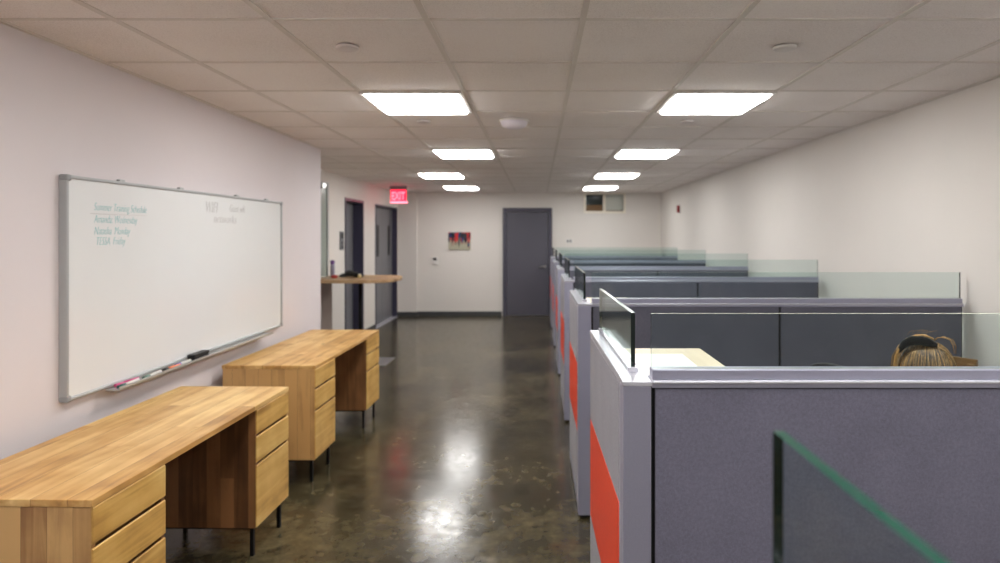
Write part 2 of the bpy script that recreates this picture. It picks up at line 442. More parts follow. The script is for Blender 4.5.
spots = [(-.75, 3.975, 'nearest square ceiling light of the left row in view'), (1.10, 3.975, 'nearest square ceiling light of the right row in view'),
         (-.75, 6.415, 'second ceiling light of the left row, beyond the white ceiling dome'), (1.10, 6.415, 'second nearest square ceiling light of the right row'),
         (-1.35, 8.80, 'third ceiling light of the left row, set one tile nearer the left wall'), (1.10, 8.80, 'third square ceiling light of the right row'),
         (-1.35, 11.1, 'farthest ceiling light of the left row, near the red exit sign'), (1.10, 11.1, 'farthest ceiling light of the right row, in front of the transom window'),
         (-.75, 1.535, 'unseen left ceiling light added above where the camera stands'), (1.10, 1.535, 'unseen right ceiling light added above the nearest cubicle'),
         (-.75, -.905, 'unseen left ceiling light added behind the camera'), (1.10, -.905, 'unseen right ceiling light added behind the camera')]  # last four lamps are unseen, added to light the room
for i, (x, y, lb) in enumerate(spots):
    o = L0 if i == 0 else copy_tree(L0)
    o.location = (x, y, CEIL); tag(o, lb, 'ceiling light', 'square ceiling lights')
# smoke dome
def disc(name, x, y, r, label, cat, h=.012, mat='white_plastic', group=None):
    b = MB(); b.lathe([(r, 0), (r, -h*.5), (r*.93, -h*.85), (r*.6, -h), (0, -h)][::-1])
    o = b.build(name, M[mat], None, loc=(x, y, CEIL-.002)); tag(o, label, cat, group, 'thing'); return o
M['disc'] = plain('pale_grey_cap', srgb(222, 214, 212), .5)
b = MB(); b.lathe([(0, -.062), (.05, -.06), (.085, -.045), (.098, -.022), (.1, 0)])
sd = thing('access_point', 'white round dome on the ceiling between the two light rows', 'ceiling dome', (-.175, 4.60, CEIL))
b.build('dome', plain('lilac_white_plastic', srgb(232, 226, 236), .4), sd)
b = MB(); b.lathe([(.106, -.012), (.108, -.006), (.108, 0)]); b.build('base', M['white_plastic'], sd)
disc('sprinkler_cover', -.85, 2.80, .05, 'round sprinkler cap on the ceiling nearest the left wall', 'sprinkler cap', .012, 'disc', 'ceiling sprinkler caps')
disc('sprinkler_cover', 1.10, 2.80, .05, 'round sprinkler cap nearest the camera over the cubicles', 'sprinkler cap', .014, 'white_plastic', 'ceiling sprinkler caps')
disc('sprinkler_cover', -.84, 4.62, .05, 'small round sprinkler cap just behind the nearest left ceiling light', 'sprinkler cap', .012, 'disc', 'ceiling sprinkler caps')
disc('sprinkler_cover', 1.10, 4.62, .05, 'small round sprinkler cap just behind the nearest right ceiling light', 'sprinkler cap', .012, 'disc', 'ceiling sprinkler caps')

# exit sign
M['exit_glow'] = plain('red_lit_plate', srgb(170, 20, 40), .4, emis=srgb(255, 30, 62), es=.75)
M['exit_letter'] = plain('bright_red_letters', srgb(255, 120, 130), .4, emis=srgb(255, 96, 112), es=1.2)
M['exit_edge'] = plain('pink_lit_edge', srgb(255, 150, 160), .4, emis=srgb(255, 120, 140), es=1.0)
ex = thing('exit_sign', 'red glowing EXIT sign hanging from ceiling above the double doors', 'exit sign', (-2.39, 10.75, 0))
box('housing', M['plastic_grey'], -.14, .14, -.035, .035, 2.385, CEIL-.003, ex, .004)
box('face_plate', M['exit_glow'], -.135, .135, -.008, .008, 2.185, 2.385, ex)
box('light_edge', M['exit_edge'], -.135, .155, -.012, .012, 2.155, 2.185, ex)
def text_mesh(txt, size, name, mat, parent, loc, rot, extrude=.001, shear=0, offset=0, sx=1):
    c = bpy.data.curves.new('txt', 'FONT'); c.body = txt; c.size = size; c.extrude = extrude; c.shear = shear; c.offset = offset
    c.align_x = 'LEFT'; c.resolution_u = 3
    o = bpy.data.objects.new('txt', c); COL.objects.link(o); bpy.context.view_layer.update()
    me = bpy.data.meshes.new_from_object(o.evaluated_get(bpy.context.evaluated_depsgraph_get()))
    bpy.data.objects.remove(o); bpy.data.curves.remove(c)
    me.name = name; me.materials.clear(); me.materials.append(mat)
    o = bpy.data.objects.new(name, me); COL.objects.link(o); o.location = loc; o.rotation_euler = rot; o.scale = (sx, 1, 1)
    if parent: o.parent = parent
    return o
text_mesh('EXIT', .19, 'lettering', M['exit_letter'], ex, (-.118, -.011, 2.215), (PI/2, 0, 0), .002, sx=.60, offset=.004)

# items on the back wall
pic = thing('wall_picture', 'small unframed painting of red and dark figures on the back wall', 'picture', (-1.56, DB, 1.49))
t = NT('painted_canvas'); v = t.coords((1, 1, 1))
sp = t.add('ShaderNodeSeparateXYZ'); t.link(v, sp.inputs[0])
wob = t.math('MULTIPLY', t.noise(t.coords((9, 1, 9)), 1, 2), .05)
ci = t.math('FLOOR', t.math('DIVIDE', t.math('ADD', sp.outputs[0], wob), .034))
cj = t.math('FLOOR', t.math('DIVIDE', t.math('ADD', sp.outputs[2], wob), .09))
wn = t.add('ShaderNodeTexWhiteNoise', noise_dimensions='2D'); cbx = t.add('ShaderNodeCombineXYZ'); t.link(ci, cbx.inputs[0]); t.link(cj, cbx.inputs[1]); t.link(cbx.outputs[0], wn.inputs['Vector'])
figs = t.ramp(wn.outputs['Value'], [(0, srgb(34, 52, 110)), (.22, srgb(205, 44, 44)), (.45, srgb(28, 32, 48)), (.62, srgb(52, 48, 54)), (.78, srgb(70, 110, 104)), (.88, srgb(150, 60, 60))], 'CONSTANT')
n3 = t.noise(t.coords((30, 1, 4)), 1, 2)
lim = t.math('ADD', t.math('MULTIPLY', n3, -.55), .25)
m_ = t.math('GREATER_THAN', t.math('SUBTRACT', sp.outputs[2], lim), 0)
mx = t.add('ShaderNodeMix', data_type='RGBA'); t.link(m_, mx.inputs['Factor'])
mx.inputs[6].default_value = srgb(176, 172, 150); t.link(figs, mx.inputs[7]); t.link(mx.outputs[2], t.b.inputs['Base Color'])
t.b.inputs['Roughness'].default_value = .7
box('canvas', t.m, -.22, .22, -.025, -.001, -.175, .175, pic)
kp = thing('card_reader', 'small white wall reader with a black window left of the picture', 'card reader', (-2.045, DB, 1.10))
box('case', M['white_plastic'], -.055, .055, -.03, -.001, -.07, .07, kp, .004)
box('window', M['black_plastic'], -.035, .03, -.034, -.03, .01, .055, kp)
op = thing('wall_plate', 'small white rectangular plate on the back wall right of the door', 'wall plate', (.62, DB, 1.49))
box('plate', M['white_plastic'], -.07, .07, -.012, -.001, -.042, .042, op, .003)
b = MB(); b.box(-.045, -.01, -.014, -.012, -.025, .025); b.box(.01, .045, -.014, -.012, -.025, .025); b.build('socket', M['plastic_grey'], op)
al = thing('fire_alarm', 'small red fire alarm high on the right wall near the back', 'fire alarm', (XR, 10.85, 2.06))
box('backplate', M['white_plastic'], -.012, -.001, -.075, .075, -.085, .085, al, .003)
box('housing', plain('red_plastic', srgb(150, 24, 30), .4), -.045, -.012, -.05, .05, -.06, .06, al, .006)
cp = thing('call_panel', 'grey call button panel on the wall left of the single dark door', 'call panel', (XL2, 8.86, 1.53))
box('plate', M['plastic_grey'], .001, .02, -.07, .07, -.13, .13, cp, .003)
box('display', M['black_plastic'], .02, .026, -.05, .05, .03, .11, cp)
b = MB()
for z in (-.03, -.09): b.cyl((.02, 0, z), (.028, 0, z), .022)
b.build('button', M['black_plastic'], cp)
# small round glowing dome at the top of the frosted panel
wl = thing('glowing_dome', 'small round glowing white dome at the top of the frosted glass panel', 'wall light', (XL2+.02, 8.0, 2.24))
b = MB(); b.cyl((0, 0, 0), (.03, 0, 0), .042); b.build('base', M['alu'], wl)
b = MB(); b.ell((.035, 0, 0), (.025, .04, .03)); b.build('glow_cap', plain('glow_white', (.9, .9, .9, 1), .4, emis=(1, .97, .92, 1), es=.5), wl)

# ------------------------------------------------------------------ whiteboard
WB = thing('whiteboard', 'large white dry-erase board with aluminium frame on the left wall', 'whiteboard', (XL, 2.775, .868))
W_, Hh = 2.345, 1.01
b = MB(); b.box(.002, .028, .01, W_-.01, .01, Hh-.01); b.build('board', M['board'], WB)
b = MB(); fwd = .038
b.box(.0, fwd, .016, W_-.016, 0, .016); b.box(.0, fwd, .016, W_-.016, Hh-.016, Hh)
b.box(.0, fwd, 0, .016, .016, Hh-.016); b.box(.0, fwd, W_-.016, W_, .016, Hh-.016)
b.build('frame', M['alu'], WB, bevel=.005)
for y in (0, W_):
    for z in (0, Hh):
        y0 = y if y == 0 else y-.026; z0 = z if z == 0 else z-.026
        box('corner_cap', M['cap_grey'], -.0005, fwd+.004, y0-.002, y0+.028, z0-.002, z0+.028, WB, .008)
for y in (.40, .93, 1.62, 2.1): box('mounting_clip', M['alu'], .0, .02, y-.02, y+.02, Hh-.002, Hh+.012, WB, .003)
# pen tray with upturned lip
b = MB(); pts = [(.03, -.012), (.095, -.012), (.1, -.004), (.1, .006), (.094, .006), (.092, -.004), (.03, -.004)]
b.prism([(p[0], p[1]) for p in pts], 'y', .26, 2.02); tray = b.build('pen_tray', M['alu'], WB)
M['ink_teal'] = plain('teal_marker_ink', srgb(122, 190, 192), .5)
M['ink_grey'] = plain('faded_grey_marker_ink', srgb(194, 194, 194), .5)
def write(txt, y, z, size, mat='ink_teal', sx=1):
    return text_mesh(txt, size, 'handwriting', M[mat], WB, (.0285, y, z), (PI/2, 0, PI/2), .0004, .25, -.0012, sx)
write('Summer Training Schedule', .182, .858, .056, sx=.66)
write('Amanda: Wednesday', .183, .800, .056, sx=.66)
write('Natasha  Monday', .183, .744, .056, sx=.66)
write('TESSA  Friday', .195, .694, .056, sx=.66)
b = MB(); b.tube([(.0287, .16, .842), (.0287, .36, .843), (.0287, .58, .846)], .0010, 6); b.build('handwriting', M['ink_grey'], WB)
write('WIFI', 1.17, .885, .105, 'ink_grey', .72); write('Guest wifi', 1.48, .90, .075, 'ink_grey', .72); write('networks', 1.27, .822, .085, 'ink_grey', .95)

def marker(x, y, z, rz, body, capc, label, nm='marker'):
    r = thing(nm, label, 'marker', (x, y, z), rz, 'markers in the whiteboard tray')
    b = MB(); b.cyl((0, -.035, .008), (0, .075, .008), .0075); b.build('barrel', body, r)
    b = MB(); b.cyl((0, -.085, .008), (0, -.033, .008), .0082); b.build('cap', capc, r)
    return r
MW = plain('marker_white', srgb(236, 234, 228), .4); MG = plain('marker_green', srgb(18, 92, 86), .4)
MPk = plain('marker_magenta', srgb(214, 90, 140), .4); MO = plain('marker_orange', srgb(238, 138, 92), .4)
MBl = plain('marker_blue', srgb(44, 72, 190), .4); MGl = plain('marker_grey_green', srgb(120, 150, 140), .4)
tz = .868-.0035; tx = XL
marker(tx+.082, 3.13, tz, .02, MW, MG, 'white marker with dark green cap at the near end of the whiteboard tray')
marker(tx+.055, 3.16, tz, -.05, MPk, MPk, 'pink marker lying behind the green capped one in the tray')
marker(tx+.078, 3.33, tz, .04, MW, MGl, 'white marker with grey green cap in the tray, next to the orange one')
marker(tx+.078, 3.50, tz, -.03, MO, M['black_plastic'], 'orange marker with black cap in the whiteboard tray')
marker(tx+.070, 3.63, tz, .03, MW, MBl, 'white marker with blue cap, next to the black eraser')
er = thing('board_eraser', 'black felt eraser in the whiteboard tray', 'eraser', (tx+.066, 3.80, tz+.0005))
box('felt', plain('dark_felt', srgb(44, 42, 44), .95), -.022, .022, -.08, .08, 0, .018, er, .003)
box('handle', M['black_plastic'], -.024, .024, -.084, .084, .018, .036, er, .005)

# ------------------------------------------------------------------ desks
def desk(label, loc, rz=0, Ln=1.50):
    """two-pedestal desk: long side along +Y, drawer fronts on +X; origin at near wall-side floor corner"""
    r = thing('wooden_desk', label, 'desk', loc, rz, 'wooden desks along the left wall')
    Wd, Ht, zb, pw = .61, .765, .153, .385
    fx = Wd
    box('desktop', M['wood_top'], 0, Wd, 0, Ln, Ht-.024, Ht, r, .0025)
    for y0, y1, inner in ((0, pw, 1), (Ln-pw, Ln, 0)):
        near, far = ('wood_end', 'wood_inner') if inner else ('wood_inner', 'wood_end')
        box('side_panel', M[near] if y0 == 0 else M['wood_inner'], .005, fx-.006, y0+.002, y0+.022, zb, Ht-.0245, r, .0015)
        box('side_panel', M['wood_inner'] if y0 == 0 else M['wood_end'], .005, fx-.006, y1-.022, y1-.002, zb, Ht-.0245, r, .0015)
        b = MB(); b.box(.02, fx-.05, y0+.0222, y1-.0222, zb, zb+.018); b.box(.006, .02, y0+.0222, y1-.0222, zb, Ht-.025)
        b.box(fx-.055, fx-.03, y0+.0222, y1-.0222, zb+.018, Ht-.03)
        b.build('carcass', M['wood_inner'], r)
        # drawers: bevelled lip at the top of each front, shadow gap above
        for z0, z1 in ((.620, .740), (.478, .607), (.156, .465)):
            b = MB(); x0, x1 = fx-.024, fx
            b.prism([(x0, z0), (x1, z0+.002), (x1, z1-.004), (x1-.004, z1), (x0, z1-.012)], 'y', y0+.004, y1-.004)
            b.build('drawer', M['wood_drawer'], r, bevel=.001)
        # black steel leg frame
        b = MB(); q = .018
        b.box(.04, fx-.03, y0+.03, y0+.03+q, zb-q, zb-.0005); b.box(.04, fx-.03, y1-.03-q, y1-.03, zb-q, zb-.0005)
        b.box(.04, .04+q, y0+.03+q, y1-.03-q, zb-q, zb-.0005); b.box(fx-.03-q, fx-.03, y0+.03+q, y1-.03-q, zb-q, zb-.0005)
        b.build('leg_frame', M['black'], r)
        for lx in (.04, fx-.03-q):
            for ly in (y0+.03, y1-.03-q):
                box('leg', M['black'], lx, lx+q, ly, ly+q, 0, zb-q, r)
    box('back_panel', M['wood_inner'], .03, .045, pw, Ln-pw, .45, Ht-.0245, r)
    return r
desk('large wooden desk with six drawers nearest the camera, under the whiteboard', (-2.030, 2.014, 0), -.021)
D2 = desk('wooden desk with six drawers farther along the left wall, behind the nearest desk', (-2.050, 4.07, 0), -.016, 1.54)

# ------------------------------------------------------------------ bar counter with pedestal
ct = thing('bar_counter', 'high wooden counter with rounded end near the dark doors', 'counter', (-2.25, 7.95, 0))
b = MB(); pts = [(-.50, -.50), (.22, -.50), (.36, -.44)]
pts += [(.36+.15*math.cos(a), .0+.42*math.sin(a)) for a in [(-.95+1.9*i/12)*1.0 for i in range(13)]]
pts += [(.36, .44), (.22, .50), (-.50, .50)]
pts = [(x, y) for x, y in pts]
b.prism(pts, 'z', 1.035, 1.072); b.build('countertop', M['wood_counter'], ct, bevel=.003)
b = MB(); b.cyl((0, 0, .012), (0, 0, 1.035), .022); b.build('column', M['black'], ct)
box('base_plate', M['steel'], -.42, .38, -.24, .26, 0, .012, ct, .003)
box('shade_panel', plain('brown_grey_shade', srgb(160, 148, 140), .6), -.50, -.47, -.4, .35, 0, 1.035, ct)  # flat panel stands in for the shade on the wall under the counter
cz = 1.0725
bt = thing('water_bottle', 'slim grey bottle with purple cap standing on the bar counter', 'bottle', (-2.65, 8.10, cz))
b = MB(); b.lathe([(0, 0), (.026, 0), (.028, .01), (.028, .14), (.022, .165)]); b.build('body', plain('lilac_grey_plastic', srgb(150, 146, 168), .3), bt)
b = MB(); b.lathe([(.024, .163), (.027, .17), (.027, .2), (.018, .21), (0, .21)]); b.build('cap', plain('purple_plastic', srgb(108, 62, 138), .4), bt)
cb = thing('cable_bundle', 'tangled black cables heaped on the bar counter', 'cable', (-2.38, 8.02, cz))
b = MB()
for k in range(7):
    ph = k*.9; R1, R2 = .135-.008*k, .055+.004*k
    b.tube([((R1*math.cos(a+ph))*(1.1), R2*1.6*math.sin(a+ph*.6), .019+.008*k*.9+.006*math.sin(3*a+k)) for a in [2*PI*i/30 for i in range(30)]], .009, 7)
b.build('coil', M['black_plastic'], cb)
box('plug', M['black_plastic'], .05, .10, -.06, -.02, .0, .045, cb, .006)
jr = thing('jar', 'tiny cream coloured jar beside the black cables on the counter', 'jar', (-2.245, 7.90, cz))
b = MB(); b.lathe([(0, 0), (.016, 0), (.022, .012), (.022, .03), (.014, .04)]); b.build('body', plain('cream_glaze', srgb(236, 214, 150), .3), jr)
b = MB(); b.lathe([(.015, .04), (.015, .048), (0, .05)]); b.build('lid', M['white_plastic'], jr)
rb = thing('pouch', 'small red pouch left of the black cables on the counter', 'pouch', (-2.53, 7.80, cz))
b = MB(); b.ell((0, 0, .02), (.045, .03, .02)); b.build('body', plain('red_cloth', srgb(190, 72, 70), .8), rb)
b = MB(); b.box(-.035, .035, -.003, .003, .0385, .042); b.build('zip', M['steel'], rb)
pp = MB(); rnd = random.Random(3); g = {}
for i in range(9):
    for j in range(7):
        g[i, j] = pp.bm.verts.new((-.07+.0175*i, -.05+.017*j, .004+rnd.random()*.03))
for i in range(8):
    for j in range(6): pp.bm.faces.new((g[i, j], g[i+1, j], g[i+1, j+1], g[i, j+1]))
o = pp.build('paper_sheet', plain('white_paper', srgb(226, 220, 214), .8), loc=(-2.64, 7.62, cz))
so = o.modifiers.new('solid', 'SOLIDIFY'); so.thickness = .0015
tag(o, 'crumpled white paper at the wall end of the bar counter', 'paper', None, 'thing')

# ------------------------------------------------------------------ cubicles
PX = .227
DK = [1.672, 3.56, 5.39, 7.20, 9.02, 10.85]
def cross_partition():
    r = thing('cubicle_partition', None, 'partition')
    Lx = XR-PX-.036
    b = MB(); b.box(0, .075, 0, .075, .02, 1.207); b.build('post', M['silver'], r, bevel=.003)
    b = MB(); b.box(-.002, .077, -.002, .077, 1.2075, 1.2195); b.build('post_cap', M['cap'], r, bevel=.002)
    b = MB(); b.box(.078, Lx, .014, .056, .03, 1.2025); b.build('core', M['slot'], r)
    for x0, x1 in ((.086, 1.138), (1.152, Lx-.012)):
        for q in (.002, .0575): box('fabric_panel', M['fabric'], x0, x1, q, q+.0105, .10, 1.199, r, .002)
    b = MB(); b.box(.0775, Lx, .0, .07, 1.203, 1.2125); b.build('top_channel', M['silver'], r)
    b = MB(); b.box(.0775, Lx, -.003, .073, 1.213, 1.2215); b.build('top_cap', M['cap'], r, bevel=.003)
    b = MB(); b.box(.080, Lx, .010, .060, 1.222, 1.248); b.build('glass_rail', M['silver'], r, bevel=.002)
    b = MB(); b.box(.079, Lx, .004, .066, .022, .098); b.build('base_rail', M['silver'], r, bevel=.002)
    for x, y, q in ((.037, .037, .025), (.6, .035, .018), (1.2, .035, .018), (1.8, .035, .018)):
        b = MB(); b.cyl((x, y, 0), (x, y, .022), q); b.build('glide', M['rubber'], r)
    glass_pane('glass_screen', .080, Lx, .029, .039, 1.2485, 1.397, r, 'glass_edge_light', 'glass_edge_dark')
    return r
M['glass_edge_light'] = plain('pale_green_glass_edge', srgb(188, 196, 178), .15)
def side_panel():
    r = thing('cubicle_side_panel', None, 'side panel')
    y0, y1 = .080, .91
    b = MB(); b.box(.012, .063, y0+.012, y1-.012, .03, 1.19); b.build('core', M['silver'], r)
    for q in (y0, y1-.011): box('end_trim', M['cap'], .002, .073, q, q+.011, .022, 1.199, r, .0015)
    yy0, yy1 = y0+.0125, y1-.0125
    for z0, z1, m in ((.862, 1.196, 'side_fabric'), (.468, .858, 'orange'), (.10, .464, 'side_fabric')):
        b = MB(); b.box(.001, .011, yy0, yy1, z0, z1)
        o = b.build('panel_tile', M[m], r, bevel=.0015)
        if m == 'orange': o['label'] = 'orange tile'
    for z0, z1 in ((.655, 1.196), (.10, .651)):
        b = MB(); b.box(.064, .073, yy0, yy1, z0, z1); b.build('inner_tile', M['fabric'], r, bevel=.0015)
    b = MB(); b.box(.0, .075, y0-.002, y1, 1.2, 1.219); b.build('top_cap', M['cap'], r, bevel=.002)
    b = MB(); b.box(.004, .071, yy0, yy1, .022, .098); b.build('base_rail', M['silver'], r, bevel=.002)
    for y in (.2, .8):
        b = MB(); b.cyl((.037, y, 0), (.037, y, .022), .018); b.build('glide', M['rubber'], r)
    for q in (.116, .86): box('glass_clamp', M['cap'], .033, .061, q, q+.02, 1.2195, 1.232, r, .001)
    glass_pane('glass_screen', .041, .053, .125, .925, 1.2325, 1.388, r, 'glass_edge', 'glass_edge_dark')
    return r
cp0 = cross_partition(); sp0 = side_panel()
crot = [.9, .25, .1, 0, 0, 0]
ordn = ['first', 'second', 'third', 'fourth', 'fifth', 'sixth']
clab = ['grey fabric cubicle partition with glass top nearest the camera',
        'second cubicle partition from the camera, directly behind the person with tied hair',
        'third cubicle partition from the camera, its glass ending third from the right',
        'fourth cubicle partition from the camera, counted along the row',
        'fifth cubicle partition from the camera, next to last of the row',
        'farthest cubicle partition of the row, nearest the back wall']
slab = ['side panel with large orange tile at the corner of the nearest grey partition',
        'second orange-tiled side panel facing the walkway, short green glass on top',
        'third orange-tiled side panel along the walkway',
        'fourth orange-tiled side panel along the walkway',
        'fifth orange-tiled side panel along the walkway',
        'farthest orange-tiled side panel, in front of the grey back door']
for i, dk in enumerate(DK):
    o = cp0 if i == 0 else copy_tree(cp0)
    o.location = (PX, dk, 0)
    if i > 0:                                  # rear partitions: same cloth, their dimmer light put into its colour
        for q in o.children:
            if q.name.startswith('fabric_panel'): q.material_slots[0].link = 'OBJECT'; q.material_slots[0].material = M['fabric_shaded']
    tag(o, clab[i], 'partition', 'cubicle partitions across the row')
    o = sp0 if i == 0 else copy_tree(sp0)
    o.location = (PX, dk, 0); o.rotation_euler.z = math.radians(crot[i]); tag(o, slab[i], 'side panel', 'cubicle side panels along the walkway')
o = copy_tree(sp0); o.location = (PX+.003, -.213, 0); o.rotation_euler.z = math.radians(.3)
tag(o, 'green-edged glass screen of the side panel closest to the camera, lower right corner', 'side panel', 'cubicle side panels along the walkway')

# tall storage towers just inside the cubicles
def tower():
    r = thing('storage_tower', None, 'storage tower')
    box('top', M['worktop'], 0, .295, 0, .575, 1.168, 1.19, r, .002)
    box('body', M['silver'], .005, .288, .004, .571, .03, 1.1675, r, .003)
    b = MB(); b.box(.289, .294, .01, .565, .42, 1.155); b.build('door', M['cap'], r, bevel=.001)
    b = MB(); b.box(.289, .294, .01, .565, .04, .41); b.build('drawer', M['cap'], r, bevel=.001)
    b = MB(); b.cyl((.297, .48, .7), (.297, .48, .84), .005); b.build('handle', M['steel'], r)
    for x in (.03, .26):
        for y in (.04, .53):
            b = MB(); b.cyl((x, y, 0), (x, y, .03), .015); b.build('foot', M['rubber'], r)
    return r
tw = tower(); tw.location = (PX+.078, DK[0]+.08, 0)
tag(tw, 'maple-topped storage tower inside the nearest cubicle, paper on its top', 'storage tower', 'storage towers inside the cubicles')
tw2 = copy_tree(tw); tw2.location = (PX+.078, DK[1]+.08, 0)
tag(tw2, 'maple-topped storage tower inside the second cubicle, seen past the nearest glass', 'storage tower', 'storage towers inside the cubicles')
ps = box('paper_sheet', plain('bright_white_paper', srgb(250, 248, 240), .7), -.1, .1, -.225, .225, 0, .003, None)
ps.location = (PX+.078+.102, DK[0]+.08+.228, 1.190); ps.rotation_euler.z = 0
tag(ps, 'white paper sheets on top of the nearest storage tower', 'paper', None, 'thing')
pc = thing('pencil', 'yellow pencil lying on the white paper by the cubicle corner', 'pencil', (PX+.078+.085, DK[0]+.08+.07, 1.193), 1.45)
b = MB(); b.cyl((0, -.04, .0045), (0, .045, .0045), .004, n=6, smooth=False); b.build('shaft', plain('pencil_yellow', srgb(232, 160, 40), .4), pc)
b = MB(); b.cyl((0, .045, .0045), (0, .062, .0045), .004, .0005, n=6); b.build('tip', M['worktop'], pc)

# brown wooden side chair near the right wall, its backrest seen edge-on
wc = thing('wooden_chair', 'brown wooden chair near the right wall, backrest corner showing beside the tied hair', 'chair', (2.035, 3.205, 0), math.radians(32.5))
b = MB(); b.prism([(-.18, .70), (.18, .70), (.18, .99), (.165, 1.002), (-.18, 1.002)], 'x', .0, .020); b.build('backrest', M['brown_wood'], wc, bevel=.003)
box('seat', M['brown_wood'], -.40, .0, -.18, .18, .43, .455, wc, .004)
for y in (-.178, .148): box('leg', M['brown_wood'], -.002-.03, -.002, y, y+.03, 0, .4295, wc, .002); box('back_post', M['brown_wood'], -.026, -.001, y, y+.03, .4555, .98, wc, .002); box('leg', M['brown_wood'], -.39, -.36, y, y+.03, 0, .4295, wc, .002)

# ------------------------------------------------------------------ office chair and seated person
CX, CY, CR = 1.365, 2.27, math.radians(14)
ch = thing('office_chair', 'black office chair under the seated person, backrest edge showing', 'chair', (CX-.02, CY, 0), CR)
M['chair'] = fabric('black_chair_fabric', srgb(26, 26, 28), 500)
b = MB(); b.box(-.21, .25, -.235, .235, .40, .455); b.build('seat', M['chair'], ch, bevel=.03, seg=4)
b = MB()
n = 14; prof = []
for i in range(n+1):
    a = -PI/2+PI*i/n
    prof.append((.215*math.sin(a)*1.0, 1.029+.12*max(0, math.cos(a))**.5))
outl = [(-.19, .52)]+[(x, z) for x, z in prof]+[(.19, .52)]
fr_, bk_ = [], []
for y, z in outl:
    curve = -.235-.045*(z-.5)+.02*(y/.2)**2
    fr_.append(b.bm.verts.new((curve, y, z))); bk_.append(b.bm.verts.new((curve-.035, y, z)))
m = len(outl)
b.bm.faces.new(fr_); b.bm.faces.new(bk_[::-1])
for i in range(m): b.bm.faces.new((fr_[i], bk_[i], bk_[(i+1)%m], fr_[(i+1)%m]))
b.build('backrest', M['chair'], ch, bevel=.008)
b = MB(); b.tube([(-.1, 0, .385), (-.24, 0, .385), (-.30, 0, .45), (-.305, 0, .75)], .018); b.build('back_support', M['black_plastic'], ch)
b = MB(); b.cyl((0, 0, .10), (0, 0, .26), .028); b.cyl((0, 0, .26), (0, 0, .39), .018); b.box(-.1, .1, -.08, .08, .375, .399); b.build('gas_post', M['black_plastic'], ch)
for s in (-1, 1):
    b = MB(); b.tube([(-.02, s*.2, .395), (-.02, s*.285, .41), (-.02, s*.285, .63)], .014); b.box(-.13, .13, s*.285-.035, s*.285+.035, .63, .655)
    b.build('armrest', M['black_plastic'], ch, bevel=.005)
b = MB()
for k in range(5):
    a = 2*PI*k/5+.3; b.tube([(0, 0, .10), (.15*math.cos(a), .15*math.sin(a), .09), (.27*math.cos(a), .27*math.sin(a), .07)], [.026, .02, .014])
b.build('star_base', M['black_plastic'], ch)
for k in range(5):
    a = 2*PI*k/5+.3; c, s_ = math.cos(a), math.sin(a)
    b = MB(); b.cyl((.27*c-s_*.018, .27*s_+c*.018, .027), (.27*c+s_*.018, .27*s_-c*.018, .027), .027); b.cyl((.27*c, .27*s_, .03), (.27*c, .27*s_, .07), .008)
    b.build('caster', M['rubber'], ch)

# person, facing +X locally; seated with hands on the lap
PZ = thing('person', 'person with brown hair tied up in a black band, seated inside the cubicle', 'person', (CX, CY-.02, 0), CR)
M['skin'] = plain('skin', srgb(214, 164, 136), .5); M['skin'].node_tree.nodes['Principled BSDF'].inputs['Subsurface Weight'].default_value = .1
def skinned(name, verts, edges, radii, mat, parent, root=0, sub=2):
    me = bpy.data.meshes.new(name); me.from_pydata(verts, edges, []); me.materials.append(mat)
    o = bpy.data.objects.new(name, me); COL.objects.link(o); o.parent = parent
    mod = o.modifiers.new('skin', 'SKIN'); mod.use_smooth_shade = True
    for i, rr in enumerate(radii):
        sv = me.skin_vertices[0].data[i]; sv.radius = rr if isinstance(rr, tuple) else (rr, rr); sv.use_root = (i == root)
    sm = o.modifiers.new('sub', 'SUBSURF'); sm.levels = sub; sm.render_levels = sub
    return o
V, E, R = [], [], []
def add(p, r, par=None):
    V.append(p); R.append(r); i = len(V)-1
    if par is not None: E.append((par, i))
    return i
pel = add((-.05, 0, .56), (.13, .15)); wa = add((-.06, 0, .68), (.10, .125), pel); chs = add((-.04, 0, .84), (.105, .145), wa)
sh = add((-.03, 0, .96), (.085, .11), chs); nk = add((-.01, 0, 1.00), .052, sh); nk2 = add((.0, 0, 1.035), .05, nk)
hd = add((.012, 0, 1.085), (.072, .064), nk2); hd2 = add((.012, 0, 1.14), (.076, .066), hd)
hands = []
for s in (-1, 1):
    a = add((-.02, s*.165, .95), .05, sh); e = add((.03, s*.215, .72), .04, a); wr = add((.24, s*.13, .625), .026, e)
    pm = add((.30, s*.105, .615), (.032, .018), wr); pk = add((.335, s*.095, .60), (.036, .014), pm)
    for k in range(4):
        oy = s*(.095+(k-1.5)*.020); ln = (.060, .072, .068, .052)[k]
        f1 = add((.355, oy, .598), .0085, pk); f2 = add((.355+ln*.5, oy, .592), .008, f1); add((.352+ln*.85, oy, .575), .007, f2)
    t1 = add((.305, s*.105-s*.035, .608), .0105, pm); t2 = add((.33, s*.105-s*.05, .600), .009, t1); add((.352, s*.105-s*.052, .594), .0075, t2)
    hp = add((.02, s*.10, .53), .088, pel); kn = add((.43, s*.12, .52), .058, hp); an = add((.47, s*.12, .10), .036, kn)
    add((.50, s*.125, .04), .036, an); add((.60, s*.13, .03), .028, len(V)-1)
skinned('body', V, E, R, M['skin'], PZ)
